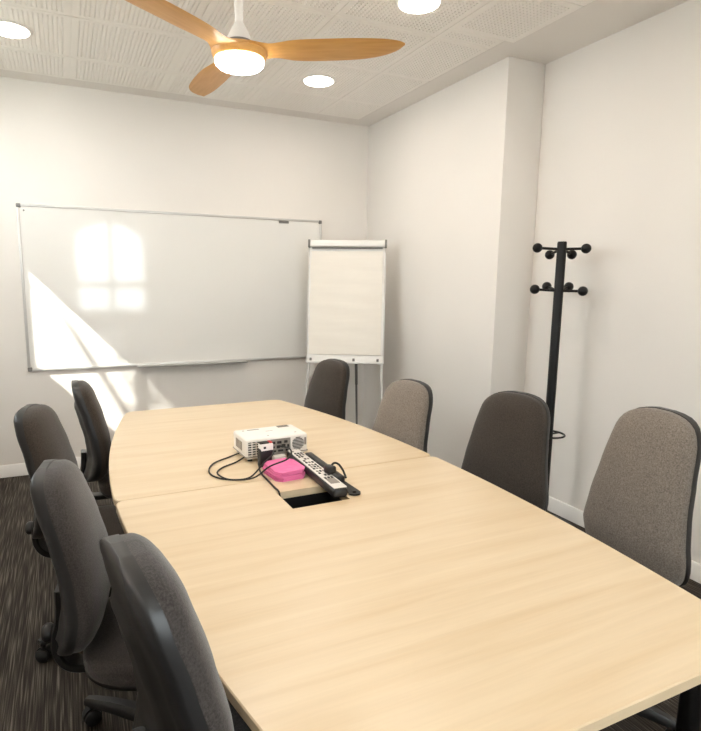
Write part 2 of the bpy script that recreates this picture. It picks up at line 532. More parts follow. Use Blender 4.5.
# ------------------------------------------------------------------ conference table: two half boats
TC = (0.716, 1.866)
ZT = 0.73
def table_half(name, label, far, hw_end, shift_end, rz, hatch=None):
    t = thing(name, label, 'table', (TC[0], TC[1], 0), rz, 'halves of the meeting table')
    L, hw, g, rc = 1.292, 0.612, 0.0015, 0.03
    s = 1 if far else -1
    N = 18
    def side(q):
        u = q / L
        return hw - (hw - hw_end) * u ** 2
    def off(q):
        return shift_end * (q / L)
    pts = []
    # right side from seam to end
    seam = []
    for k in range(5):
        a = math.pi / 2 * k / 4
        seam.append((rc - rc * math.sin(a), rc - rc * math.cos(a)))   # (inset x, distance from the seam)
    right = [(off(d) + side(d) - ix, g + d) for ix, d in [(rc - rc * math.sin(math.pi / 2 * k / 4), rc * (1 - math.cos(math.pi / 2 * k / 4))) for k in range(5)]]
    right += [(off(q) + side(q), g + q) for q in [rc + (L - rc - .03) * k / N for k in range(1, N + 1)]]
    re = off(L) + hw_end; le = off(L) - hw_end
    right += [(re - rc * (1 - math.cos(a)) * 1.0, g + L - rc + rc * math.sin(a)) for a in [math.pi / 2 * k / 4 for k in range(1, 5)]]
    left = [(off(d) - side(d) + ix, g + d) for ix, d in [(rc - rc * math.sin(math.pi / 2 * k / 4), rc * (1 - math.cos(math.pi / 2 * k / 4))) for k in range(5)]]
    left += [(off(q) - side(q), g + q) for q in [rc + (L - rc - .03) * k / N for k in range(1, N + 1)]]
    left += [(le + rc * (1 - math.cos(a)), g + L - rc + rc * math.sin(a)) for a in [math.pi / 2 * k / 4 for k in range(1, 5)]]
    poly = right + left[::-1]
    poly = [(x, s * y) for x, y in poly]
    if s < 0:
        poly = poly[::-1]
    holes = []
    if hatch:
        x0, x1, y0, y1 = hatch
        holes = [[(x0, y0), (x0, y1), (x1, y1), (x1, y0)]]
    b = MB()
    e = 0.0025
    def inset(pl, d):
        out = []
        n = len(pl)
        for i in range(n):
            a, c = Vector(pl[i - 1]), Vector(pl[(i + 1) % n])
            tv = (c - a).normalized()
            nv = Vector((-tv.y, tv.x))
            out.append((pl[i][0] + nv.x * d, pl[i][1] + nv.y * d))
        return out
    b.prism(inset(poly, e), holes, ZT - 0.025, ZT)
    n = len(poly)
    # edge band with small chamfers
    zs = [(e, ZT), (0, ZT - e), (0, ZT - .025 + e), (e, ZT - .025)]
    rings = [[(x, y, z) for x, y in inset(poly, d)] for d, z in zs]
    b.add([p for r_ in rings for p in r_], [(k * n + i, k * n + (i + 1) % n, (k + 1) * n + (i + 1) % n, (k + 1) * n + i) for k in range(3) for i in range(n)])
    b.build('tabletop', 'maple', t, smooth=25)
    xe = .10 if far else .415
    for x in (-1, 1):
        for d in (0.42, L - .10):
            x = math.copysign(.14 if d < .5 else xe, x)
            lb = MB().lathe([(.024, 0), (.026, .004), (.026, .02), (.022, .024), (.022, .66), (.05, .662), (.05, .7045)], 20, (x + off(d) * 1.0, s * d, 0))
            lb.build('leg', 'blackmetal', t)
    for x in (-.14, .14):
        MB().box((x + off(.7), s * .69, .683), (.04, L - .36, .036), 0.003).build('rail', 'blackmetal', t)
    MB().box((off(L), s * (L - .10), .683), (2 * xe - .05, .04, .036), 0.003).build('rail', 'blackmetal', t)
    if hatch:
        x0, x1, y0, y1 = hatch
        w, h = x1 - x0, y1 - y0
        cx, cy = (x0 + x1) / 2, (y0 + y1) / 2
        tb = MB()
        tb.box((cx, cy, .640), (w, h, .004))
        for dx in (-1, 1):
            tb.box((cx + dx * (w / 2 + .002), cy, .672), (.004, h + .008, .066))
            tb.box((cx, cy + dx * (h / 2 + .002), .672), (w + .008, .004, .066))
        tray = tb.build('cable_tray', 'black', t)
        MB().box((cx - .01, cy - .02, .650), (.10, .05, .016), .003).build('socket_block', 'blackmetal', tray)
        MB().box((cx - .02, cy - .025, .659), (.018, .03, .003), .001).build('connector', 'silver', tray)
    return t
table_half('conference_table', 'pale maple half of the boat-shaped table carrying the white projector', True, 0.427, -.012, R(0.8))
HATCH = (0.60 - TC[0], 0.80 - TC[0], 1.583 - TC[1], 1.731 - TC[1])
table_half('conference_table', 'pale maple half of the boat-shaped table with open cable hatch', False, 0.475, 0.030, R(0.8), HATCH)

# ------------------------------------------------------------------ office chairs
def back_outline(v):
    """half width of the backrest at height fraction v"""
    W = 0.194 + (0.138 - 0.194) * max(0, (v - .25) / .75) ** 0.9
    if v < .25:
        W = 0.194 - 0.012 * ((.25 - v) / .25) ** 2
    a, b = (9.0, 2.1) if v > .5 else (10.0, 2.2)
    vv = abs(2 * v - 1)
    span = 0.0 if vv < 0.001 else vv
    return W * max(0.0, 1 - span ** a) ** (1 / b)
BZ0, BZ1 = 0.482, 0.977
def back_mid(v):
    pts = [(0, -.238), (.12, -.210), (.27, -.196), (.45, -.205), (.65, -.228), (.85, -.256), (1, -.275)]
    for (a, ya), (b, yb) in zip(pts, pts[1:]):
        if v <= b:
            t = (v - a) / (b - a); t = t * t * (3 - 2 * t) * .35 + t * .65
            return ya + (yb - ya) * t
    return pts[-1][1]
def back_solid(front, rear, edge_f, edge_r, scale=1.0, NU=20, NV=30, rear_fn=None, pad=False):
    vs, fs = [], []
    vv = [0.5 - 0.5 * math.cos(math.pi * k / NV) for k in range(NV + 1)]
    vv[0] = 0.002; vv[-1] = 0.998
    for sgn in (1, 0):
        for v in vv:
            w = back_outline(v) * scale
            for i in range(NU + 1):
                u = math.sin(math.pi / 2 * (-1 + 2 * i / NU))
                x = u * w
                d = 1 - max(abs(u), abs(2 * v - 1)) ** 7
                d = max(d, 0) ** .5
                if pad:
                    d = max(0, 1 - abs(u) ** 2.6) ** .62 * max(0, 1 - abs(2 * v - 1) ** 6) ** .5
                base = back_mid(v) + 0.15 * x * x
                z = BZ0 + (BZ1 - BZ0) * (0.5 + (v - .5) * scale)
                if sgn:
                    y = base + edge_f + (front - edge_f) * d
                else:
                    y = base + edge_r + (rear - edge_r) * d
                    if rear_fn:
                        y += rear_fn(u, v)
                vs.append((x, y, z))
    n = NU + 1
    tot = n * (NV + 1)
    for k in range(NV):
        for i in range(NU):
            a = k * n + i
            fs += [(a, a + 1, a + n + 1, a + n), (tot + a, tot + a + n, tot + a + n + 1, tot + a + 1)]
    rim = [i for i in range(n)] + [k * n + NU for k in range(1, NV + 1)] + [NV * n + i for i in range(NU - 1, -1, -1)] + [k * n for k in range(NV - 1, 0, -1)]
    for i in range(len(rim)):
        a, b = rim[i], rim[(i + 1) % len(rim)]
        fs.append((a, tot + a, tot + b, b))
    return vs, fs
CH = {}
def chair_meshes():
    # black shell: rim band and bulging rear with a raised central panel
    def rear(u, v):
        p = max(0, 1 - (abs(u) / .62) ** 4) * max(0, 1 - (abs(v - .38) / .42) ** 4)
        return -0.014 * min(1, p * 3) 
    vs, fs = back_solid(0.0, -0.038, 0.003, -0.014, 1.0, rear_fn=rear)
    CH['back_shell'] = MB().add(vs, fs).mesh('back_shell', 'black', 50)
    for k in ('fab_dark', 'fab_light', 'fab_char'):
        vs, fs = back_solid(0.066, 0.0, 0.022, 0.001, 0.99, pad=True)
        CH['backrest_' + k] = MB().add(vs, fs).mesh('backrest', k, 60)
        # seat cushion
        b = MB()
        b2 = seat_solid([(.86, .487), (.955, .482), (1.0, .466), (1.0, .445), (.985, .432)])
        b.add(*b2)
        CH['seat_' + k] = b.mesh('seat', k, 60)
    b = MB(); b.add(*seat_solid([(.985, .432), (.99, .425), (.93, .408), (.80, .400)])); CH['seat_pan'] = b.mesh('seat_pan', 'black', 50)
    b = MB()
    b.box((0, .0, .385), (.15, .22, .04), .012)
    CH['mechanism'] = b.mesh('mechanism', 'black')
    CH['lever'] = MB().tube([(.07, .03, .385), (.16, .03, .385), (.235, .04, .39)], [.006, .006, .009], 8).mesh('lever', 'black')
    # bent arm joining seat and backrest (flat bar section)
    path = smooth_path([(0, -.07, .385), (0, -.18, .374), (0, -.245, .382), (0, -.278, .42), (0, -.282, .48), (0, -.268, .54), (0, -.264, .62)], 6)
    vs, fs = [], []
    for i, p in enumerate(path):
        a, c = path[max(i - 1, 0)], path[min(i + 1, len(path) - 1)]
        t = (c - a).normalized(); nn = Vector((0, -t.z, t.y))
        for (x, d) in ((-.032, -.007), (-.026, -.012), (.026, -.012), (.032, -.007), (.032, .007), (.026, .012), (-.026, .012), (-.032, .007)):
            vs.append(p + Vector((x, 0, 0)) + nn * d)
    for i in range(len(path) - 1):
        for j in range(8):
            k = (j + 1) % 8
            fs.append((i * 8 + j, i * 8 + k, i * 8 + 8 + k, i * 8 + 8 + j))
    fs += [tuple(range(8)), tuple(range(len(vs) - 8, len(vs)))]
    CH['back_arm'] = MB().add(vs, fs).mesh('back_arm', 'black')
    CH['height_knob'] = MB().lathe([(.0, 0), (.022, 0), (.026, .006), (.026, .018), (.02, .026), (0, .028)], 14,
                                   mat4=Matrix.Translation((0, -.292, .485)) @ Euler((R(90), 0, 0)).to_matrix().to_4x4()).mesh('height_knob', 'black')
    CH['gas_column'] = MB().lathe([(.028, .085), (.028, .24), (.024, .245), (.015, .25), (.015, .385)], 18).mesh('gas_column', 'blackmetal')
    CH['base_hub'] = MB().lathe([(.03, .075), (.045, .08), (.048, .10), (.042, .125), (.03, .13)], 20).mesh('base_hub', 'black')
    # star arm: a box-section arm tapering and dropping outwards along +X
    vs, fs = [], []
    prof = [(.03, .104, .026, .020), (.10, .102, .024, .019), (.20, .094, .020, .016), (.275, .083, .017, .013), (.305, .078, .014, .010)]
    for x, z, w, h in prof:
        for (a, c) in ((-w, -h), (w, -h), (w, h * .3), (w * .6, h), (-w * .6, h), (-w, h * .3)):
            vs.append((x, a, z + c))
    for i in range(len(prof) - 1):
        for j in range(6):
            k = (j + 1) % 6
            fs.append((i * 6 + j, i * 6 + k, i * 6 + 6 + k, i * 6 + 6 + j))
    fs += [tuple(range(6)), tuple(range(24, 30))]
    CH['star_leg'] = MB().add(vs, fs).mesh('star_leg', 'black', 40)
    cb = MB()
    for sy in (-1, 1):
        cb.lathe([(0, -.010), (.020, -.010), (.0255, -.006), (.0265, 0), (.0255, .006), (.020, .010), (0, .010)], 18,
                 mat4=Matrix.Translation((0, sy * .015, .0265)) @ Euler((R(90), 0, 0)).to_matrix().to_4x4())
    hood = []
    for k in range(9):
        a = R(-10 + 200 * k / 8)
        hood.append((.030 * math.cos(a), .0265 + .030 * math.sin(a)))
    hood2 = [(x * .55, .0265 + (z - .0265) * .55) for x, z in hood]
    cb.prism(hood + hood2[::-1], [], -.008, .008, lambda x, z, d: (x, d, z))
    cb.lathe([(.007, .05), (.007, .074)], 10)
    CH['caster'] = cb.mesh('caster', 'rubber', 40)
def seat_solid(rows, N=40):
    vs, fs = [], []
    W, D = .225, .215
    first = None
    n = N
    def ring(s, z, crown=0):
        out = []
        for i in range(N):
            a = 2 * math.pi * i / N
            c, sn = math.cos(a), math.sin(a)
            ex = 2 / 3.4
            x = W * s * math.copysign(abs(c) ** ex, c)
            y = D * s * math.copysign(abs(sn) ** ex, sn)
            taper = 1 - .10 * max(0, -y / D)
            zz = z - (.018 * max(0, (y / D - .45) / .55) ** 2 if z > .44 else .0)
            out.append((x * taper, y + .01, zz))
        return out
    allr = [ring(.3, rows[0][1] - (.002 if rows[0][1] > .45 else 0)), ring(.65, rows[0][1] - (.001 if rows[0][1] > .45 else 0))] + [ring(s, z) for s, z in rows]
    vs = [p for r_ in allr for p in r_] 
    for k in range(len(allr) - 1):
        for i in range(n):
            j = (i + 1) % n
            fs.append((k * n + i, k * n + j, (k + 1) * n + j, (k + 1) * n + i))
    fs.append(tuple(range(n))); fs.append(tuple(range((len(allr) - 1) * n, len(allr) * n)))
    return vs, fs
chair_meshes()
def office_chair(label, top, ang, fab, lift=0.0, star=0.0, group='office chairs around the meeting table', tall=1.0):
    """top = where the top of the backrest stands on the floor plan; ang = heading of the sitter, degrees from +X"""
    a = R(ang)
    f = Vector((math.cos(a), math.sin(a), 0))
    base = Vector((top[0], top[1], 0)) + f * 0.275
    t = thing('office_chair', label, 'chair', base, a - math.pi / 2, group)
    z = (0, 0, lift)
    s = link('seat', CH['seat_' + fab], t, z)
    link('seat_pan', CH['seat_pan'], s)
    b = link('backrest', CH['backrest_' + fab], t, (0, 0, lift - (tall - 1) * BZ0))
    b.scale = (1, 1, tall)
    link('back_shell', CH['back_shell'], b)
    arm = link('back_arm', CH['back_arm'], t, z)
    link('height_knob', CH['height_knob'], arm)
    m = link('mechanism', CH['mechanism'], t, z)
    link('lever', CH['lever'], m)
    link('gas_column', CH['gas_column'], t, (0, 0, max(lift, 0) * .98))
    link('base_hub', CH['base_hub'], t)
    for k in range(5):
        lg = link('star_leg', CH['star_leg'], t)
        lg.rotation_euler = (0, 0, R(star + 72 * k))
        c = link('caster', CH['caster'], lg, (.288, 0, 0))
        c.rotation_euler = (0, 0, R(40 + 67 * k))
    return t
office_chair('dark grey office chair whose backrest stands edge-on beside the sunlit wall', (0.025, 3.03), 0, 'fab_dark', -0.045, 54)
office_chair('dark brown-grey office chair pulled out and turned, below the whiteboard corner', (-0.15, 2.42), -15, 'fab_dark', -0.03, 20)
office_chair('charcoal office chair with angled backrest and its seat clear of the table', (-0.07, 1.67), -10, 'fab_char', -0.045, 18)
office_chair('charcoal office chair showing its black plastic back shell against the table', (0.066, 0.93), 8, 'fab_char', 0.022, 10)
office_chair('dark brown-grey office chair in front of the flip chart', (1.47, 3.13), 192, 'fab_dark', -0.018, 0)
office_chair('light grey-brown office chair between the flip chart and the wall projection', (1.46, 2.25), 188, 'fab_light', -0.003, 68)
office_chair('dark brown office chair in front of the black coat stand', (1.675, 1.785), 197, 'fab_dark', 0.008, 16)
office_chair('light grey office chair beside the table, nearest the recessed wall skirting', (1.768, 1.219), 177, 'fab_light', -0.025, 0, tall=1.15)

# ------------------------------------------------------------------ whiteboard
def whiteboard():
    x0, x1, z0, z1 = -.277, 2.008, .766, 1.932
    t = thing('whiteboard', 'wide wall-mounted whiteboard with thin aluminium frame', 'whiteboard', ((x0 + x1) / 2, YB, z0))
    w, h = x1 - x0, z1 - z0
    MB().box((0, -.010, h / 2), (w - .012, .012, h - .012)).build('writing_panel', 'board', t)
    for z in (.009, h - .009):
        MB().box((0, -.011, z), (w - .03, .022, .018), .003).build('frame_rail', 'alu', t)
    for x in (-w / 2 + .009, w / 2 - .009):
        MB().box((x, -.011, h / 2), (.018, .022, h - .03), .003).build('frame_stile', 'alu', t)
    for x in (-w / 2 + .014, w / 2 - .014):
        for z in (.014, h - .014):
            MB().box((x, -.012, z), (.030, .025, .030), .006).build('corner_cap', 'greyplastic', t)
    tb = MB()
    prof = [(0, 0), (-.062, -.004), (-.066, .008), (-.063, .009), (-.058, .001), (0, .005)]
    a, b = .47 - (x0 + x1) / 2, 1.33 - (x0 + x1) / 2
    vs = [(a, -.020 + y, -.004 + z) for y, z in prof] + [(b, -.020 + y, -.004 + z) for y, z in prof]
    k = len(prof)
    tb.add(vs, [(i, (i + 1) % k, (i + 1) % k + k, i + k) for i in range(k)] + [tuple(range(k)), tuple(range(k, 2 * k))])
    tb.build('pen_tray', 'alu', t)
    MB().box((.80, -.024, h - .030), (.085, .010, .020), .003).build('magnet_clip', 'greyplastic', t)
    MB().box((-w / 2 + .16, -.022, h - .003), (.16, .004, .008), .001).build('maker_plate', 'alu', t)
    MB().lathe([(.006, 0), (.006, .003), (0, .004)], 10, mat4=Matrix.Translation((-w / 2 + .045, -.016, h - .045)) @ Euler((R(90), 0, 0)).to_matrix().to_4x4()).build('screw', 'greyplastic', t)
whiteboard()

# ------------------------------------------------------------------ flip chart easel
def flipchart():
    T = Vector((2.072, 4.15, 1.742)); B = Vector((1.963, 4.005, .795))
    u = Vector((.872, -.489, 0)).normalized()
    v = (T - B).normalized()
    v = (v - u * v.dot(u)).normalized()
    nrm = v.cross(u) * 1.0
    if nrm.y > 0:
        nrm = -nrm
    H = (T - B).length
    t = thing('flip_chart', 'white paper flip chart on a grey tripod easel in the corner', 'flip chart', (B.x, B.y, 0))
    O = Vector((0, 0, B.z))
    def pt(a, b, c):
        return O + u * a + v * b + nrm * c
    def slab(a0, a1, b0, b1, c0, c1, bev=0):
        b_ = bmesh.new()
        bmesh.ops.create_cube(b_, size=1)
        for q in b_.verts:
            q.co = Vector(((a0 + a1) / 2 + q.co.x * (a1 - a0), (b0 + b1) / 2 + q.co.y * (b1 - b0), (c0 + c1) / 2 + q.co.z * (c1 - c0)))
        if bev:
            bmesh.ops.bevel(b_, geom=b_.edges[:], offset=bev, segments=2, profile=.5, affect='EDGES')
        for q in b_.verts:
            q.co = pt(*q.co)
        return MB().bm(b_)
    HW = .298
    slab(-HW, HW, 0, H - .02, -.012, 0, .002).build('backboard', 'white', t)
    # paper pad with slightly curled sheets
    NB, NA = 24, 8
    vs, fs = [], []
    for c0 in (.014, .001):
        for j in range(NB + 1):
            b0 = .062 + (H - .085 - .062) * j / NB
            for i in range(NA + 1):
                a0 = -HW + .012 + (2 * HW - .030) * i / NA
                wave = .0012 * math.sin(j * 1.7 + i * .5) + .005 * (1 - j / NB) ** 3 * (i / NA) if c0 > .01 else 0
                vs.append(pt(a0 + (.004 * math.sin(j * .9) if i == 0 else 0), b0, c0 * (1 if c0 < .01 else .7) + wave))
    n = NA + 1; tot = n * (NB + 1)
    for j in range(NB):
        for i in range(NA):
            a = j * n + i
            fs += [(a, a + 1, a + n + 1, a + n), (tot + a, tot + a + n, tot + a + n + 1, tot + a + 1)]
    rim = list(range(n)) + [k * n + NA for k in range(1, NB + 1)] + [NB * n + i for i in range(NA - 1, -1, -1)] + [k * n for k in range(NB - 1, 0, -1)]
    for i in range(len(rim)):
        a, b = rim[i], rim[(i + 1) % len(rim)]
        fs.append((a, tot + a, tot + b, b))
    MB().add(vs, fs).build('paper_pad', 'paper', t, smooth=60)
    bar = slab(-HW, HW, H - .052, H, -.006, .030, .009).build('clamp_bar', 'white', t)
    for s in (-1, 1):
        slab(s * (HW + .004) - .009, s * (HW + .004) + .009, H - .056, H + .004, -.010, .034, .005).build('end_cap', 'greyplastic', bar)
    slab(-HW + .02, HW - .02, H - .064, H - .056, .004, .020, .002).build('clamp_strip', 'greyplastic', bar)
    tr = slab(-HW, HW, 0, .058, 0, .004, .001).build('pen_ledge', 'white', t)
    slab(-HW - .003, HW + .003, -.008, .004, -.012, .040, .002).build('ledge_lip', 'alu', tr)
    for a in (-HW + .03, 0.07, HW - .04):
        slab(a - .009, a + .009, .012, .034, .004, .016, .003).build('pen_clip', 'greyplastic', tr)
    for s in (-1, 1):
        slab(s * (HW + .003) - .004, s * (HW + .003) + .004, .0, H - .05, -.014, .004, .001).build('side_rail', 'alu', t)
    # front legs follow the board plane and reach the floor
    for s in (-1, 1):
        p0 = pt(s * (HW - .03), .30, -.02)
        p1 = pt(s * (HW - .02), -.05, -.02)
        d = (p1 - p0).normalized()
        p2 = p1 + (d + u * s * .05).normalized() * 1.0
        k = (p1.z - .012) / (p1.z - p2.z)
        p2 = p1 + (p2 - p1) * k
        m_ = (p1 + p2) / 2
        lg = MB().tube([p0, m_], .011, 12).tube([m_ + (m_ - p2) * .05, p2], .008, 12).build('leg', 'alu', t)
        MB().sphere(p2, .0115, seg=10).build('foot', 'rubber', lg)
    p0 = pt(0.07, H * .62, -.02)
    p2 = Vector((2.30 - B.x, 4.42 - B.y, .012))
    m_ = p0 + (p2 - p0) * .6
    lg = MB().tube([p0, m_], .012, 12).tube([m_ - (p2 - p0) * .03, p2], .009, 12).build('leg', 'greyplastic', t)
    MB().sphere(p2, .0115, seg=10).build('foot', 'rubber', lg)
flipchart()

# ------------------------------------------------------------------ coat stand
def coat_stand():
    bx, by = 2.50, 2.405
    t = thing('coat_stand', 'tall black coat stand with ball-ended hooks and umbrella ring', 'coat stand', (bx, by, 0))
    MB().lathe([(.185, 0), (.188, .006), (.18, .016), (.05, .030), (.034, .045), (.026, .05)], 36).build('base', 'blackmetal', t)
    MB().lathe([(.025, .04), (.025, 1.648), (.0225, 1.655), (0, 1.656)], 24).build('pole', 'blackmetal', t)
    vdir = Vector((bx, by, 0)).normalized(); lat = Vector((vdir.y, -vdir.x, 0))
    for z0, zb, k in ((1.615, 1.590, 0), (1.388, 1.410, 1)):
        for (l, d, z, r_) in ((-.125, -.03, z0 + .006, .0265), (.122, -.03, z0, .0265), (-.062 - .004 * k, .12, zb, .0265), (.056 - .004 * k, .12, zb, .0265)):
            p = lat * l + vdir * d + Vector((0, 0, z))
            q = Vector((0, 0, z0)) + (lat * l + vdir * d).normalized() * .015
            h = MB().tube([q, p], .0075, 10).build('hook', 'blackmetal', t)
            MB().sphere(p, r_, seg=18).build('ball_end', 'blackmetal', h)
    ring = [(0.088 * math.cos(a), 0.088 * math.sin(a), .565) for a in [2 * math.pi * k / 32 for k in range(33)]]
    rg = MB().tube(ring, .006, 8, cap=False).tube([(-.088, 0, .565), (.088, 0, .565)], .005, 8).build('umbrella_ring', 'blackmetal', t)
coat_stand()

# ------------------------------------------------------------------ ceiling fan
def fan():
    zb = CAM_Z + .885
    c = (0.690, 2.41)
    t = thing('ceiling_fan', 'three-blade timber ceiling fan with round white light', 'ceiling fan', (c[0], c[1], zb))
    top = HC - zb
    MB().lathe([(.062, top), (.060, top - .02), (.030, top - .16), (.018, top - .22), (.016, .10)], 28).build('downrod_canopy', 'white', t)
    MB().lathe([(.016, .13), (.034, .10), (.052, .062), (.054, .058)], 28).build('motor_cone', 'white', t)
    MB().lathe([(.050, .060), (.052, .054), (.050, .048)], 28).build('motor_gap', 'greyplastic', t)
    MB().lathe([(.052, .048), (.080, .030), (.098, .008), (.098, -.010), (.0, -.012)], 36).build('motor_housing', 'white', t)
    l = MB().lathe([(.098, -.012), (.097, -.028), (.085, -.040), (.05, -.047), (0, -.049)], 36).build('light_diffuser', 'fanlamp', t)
    # blade along +X, swept, twisted, with a sculpted root that wraps the hub
    NS, NC = 36, 10
    vs, fs = [], []
    r0, r1 = .055, .66
    for face in (1, -1):
        for i in range(NS + 1):
            s = i / NS
            r = r0 + (r1 - r0) * s
            ch = .150 - .040 * math.exp(-((s - .12) / .13) ** 2) + .012 * math.sin(math.pi * s)
            if s < .12: ch += (.12 - s) * .55
            if s > .55: ch *= max(0.0, 1 - ((s - .55) / .45) ** 3.0) ** .55
            ch = max(ch, .004)
            sweep = -.2 * max(0, .150 - ch) * min(1, s * 2) + .010 * math.sin(math.pi * s)
            tw = R(3 + 6 * min(1, s / .25)) * (1 - .15 * s)
            th = (.016 if s > .2 else .016 + .010 * (1 - s / .2)) * (1 - .45 * s)
            for j in range(NC + 1):
                q = -1 + 2 * j / NC
                yy = q * ch / 2
                zz = face * th / 2 * max(0, 1 - q * q) ** .5
                y2 = yy * math.cos(tw) + zz * math.sin(tw)
                z2 = -yy * math.sin(tw) + zz * math.cos(tw)
                lead = sweep
                vs.append((r, y2 + lead, z2 + .022 + .010 * s))
    n = NC + 1; tot = n * (NS + 1)
    for i in range(NS):
        for j in range(NC):
            a = i * n + j
            fs += [(a, a + 1, a + n + 1, a + n), (tot + a, tot + a + n, tot + a + n + 1, tot + a + 1)]
    for i in range(NS):
        for j in (0, NC):
            a = i * n + j
            fs.append((a, a + n, tot + a + n, tot + a))
    for j in range(NC):
        for i in (0, NS):
            a = i * n + j
            fs.append((a, a + 1, tot + a + 1, tot + a))
    me = MB().add(vs, fs).mesh('blade', 'fan_wood', 60)
    for k in range(3):
        b = link('blade', me, t)
        b.rotation_euler = (0, 0, R(-27.5 + 120 * k))
    MB().lathe([(.088, .036), (.104, .030), (.112, .016), (.108, .000), (.100, -.008)], 36).build('hub', 'fan_wood', t)
    ld = bpy.data.lights.new('fan_light', 'AREA')
    ld.shape = 'DISK'; ld.size = .17; ld.energy = FAN_W; ld.color = LAMP_COL
    lo = bpy.data.objects.new('fan_light', ld)
    col.objects.link(lo); lo.parent = t; lo.location = (0, 0, -.056)
fan()

# ------------------------------------------------------------------ recessed downlights
def downlights():
    rim = MB().lathe([(.096, -.001), (.112, -.001), (.114, -.003), (.110, -.006), (.098, -.008), (.096, -.006)], 40).mesh('rim', 'white')
    dif = MB().lathe([(.096, -.002), (.094, -.014), (.075, -.021), (.04, -.024), (0, -.025)], 40).mesh('diffuser', 'lamp')
    ld = bpy.data.lights.new('downlight', 'AREA')
    ld.shape = 'DISK'; ld.size = .165; ld.energy = LAMP_W; ld.color = LAMP_COL
    lab = {(-.196, 3.7245): 'round recessed ceiling light above the left part of the whiteboard',
           (1.604, 3.7245): 'round recessed ceiling light near the flip chart corner, beyond the fan',
           (-.196, 2.5245): 'round recessed ceiling light between the fan and the strip-window wall',
           (-.196, 1.3245): 'round recessed ceiling light above the charcoal chairs by the strip-window wall',
           (1.604, 1.3245): 'round recessed ceiling light above the light grey chair by the recessed wall',
           (-.196, .1245): 'round recessed ceiling light by the arched window, on the strip-window side',
           (1.604, .1245): 'round recessed ceiling light by the arched window, on the recessed-wall side',
           (1.604, 2.5245): 'round recessed ceiling light beside the right fan blade, near the wall projection'}
    for x in (-.196, 1.604):
        for y in (3.7245, 2.5245, 1.3245, .1245):
            t = thing('recessed_downlight', lab.get((x, y), 'round recessed ceiling light over the window end of the table'), 'ceiling light', (x, y, HC), 0, 'recessed ceiling lights')
            link('rim', rim, t); link('diffuser', dif, t)
            lo = bpy.data.objects.new('downlight', ld)
            col.objects.link(lo); lo.parent = t; lo.location = (0, 0, -.030)
downlights()

# ------------------------------------------------------------------ things on the table
def projector():
    t = thing('projector', 'small white projector with dark vent grilles standing on the table', 'projector', (.727, 2.165, ZT), R(2.5))
    W, D, H, f = .262, .165, .082, .008
    MB().box((0, 0, f + H / 2), (W, D, H), .010, seg=3).build('body', 'projector', t)
    MB().box((0, 0, f + .010), (W + .002, D + .002, .004), .001).build('seam_band', 'print', t)
    for x in (-.11, .11):
        for y in (-.065, .065):
            MB().lathe([(.010, 0), (.010, .012)], 12, (x, y, 0)).build('foot', 'rubber', t)
    yf = -D / 2
    # left vent grille, slotted
    g = MB().box((-.087, yf - .0005, f + .042), (.070, .004, .056)).build('vent_grille', 'slot', t)
    for k in range(6):
        MB().box((-.087, yf - .003, f + .018 + k * .0095), (.070, .003, .0035)).build('vent_slat', 'projector', g)
    for k in range(4):
        MB().box((-.108 + k * .017, yf - .003, f + .042), (.0035, .003, .056)).build('vent_slat', 'projector', g)
    # connector field
    c = MB().box((.012, yf - .0005, f + .042), (.085, .003, .060)).build('connector_panel', 'print', t)
    for (x, z, w, h) in ((-.02, .058, .018, .010), (.006, .058, .018, .010), (.034, .058, .014, .010), (-.02, .040, .014, .008), (.002, .040, .014, .012), (.024, .042, .016, .014), (.044, .040, .008, .012), (-.018, .024, .020, .007), (.012, .024, .022, .008), (.040, .024, .012, .009)):
        MB().box((x, yf - .003, f + z), (w, .004, h), .001).build('port', 'slot', c)
    # round speaker grille made of slats
    sp = MB()
    for k in range(-4, 5):
        hw = (max(0, .026 ** 2 - (k * .006) ** 2)) ** .5
        if hw > .004:
            sp.box((.088, yf - .0005, f + .044 + k * .006), (2 * hw, .003, .0026))
    sp.build('speaker_grille', 'slot', t)
    MB().box((.120, yf - .0003, f + .050), (.008, .002, .030)).build('printed_marking', 'print', t)
    # marks on top
    MB().box((-.055, .052, f + H + .0002), (.05, .008, .001)).build('printed_marking', 'print', t)
    MB().box((-.098, .05, f + H + .0003), (.008, .006, .001)).build('printed_marking', 'print', t)
    MB().box((.0, .01, f + H + .0002), (.03, .003, .0008)).build('printed_marking', 'print', t)
    for k in range(6):
        MB().box((.078, .045 + k * .005, f + H + .0003), (.05, .002, .001)).build('keypad_mark', 'print', t)
    for (x, y) in ((-.03, -.055), (.09, -.05)):
        MB().box((x, y, f + H + .0003), (.008, .004, .001)).build('printed_marking', 'print', t)
    # side slots
    for k in range(5):
        MB().box((-W / 2 - .0005, -.03 + k * .016, f + .045), (.003, .006, .035)).build('side_slot', 'print', t)
projector()

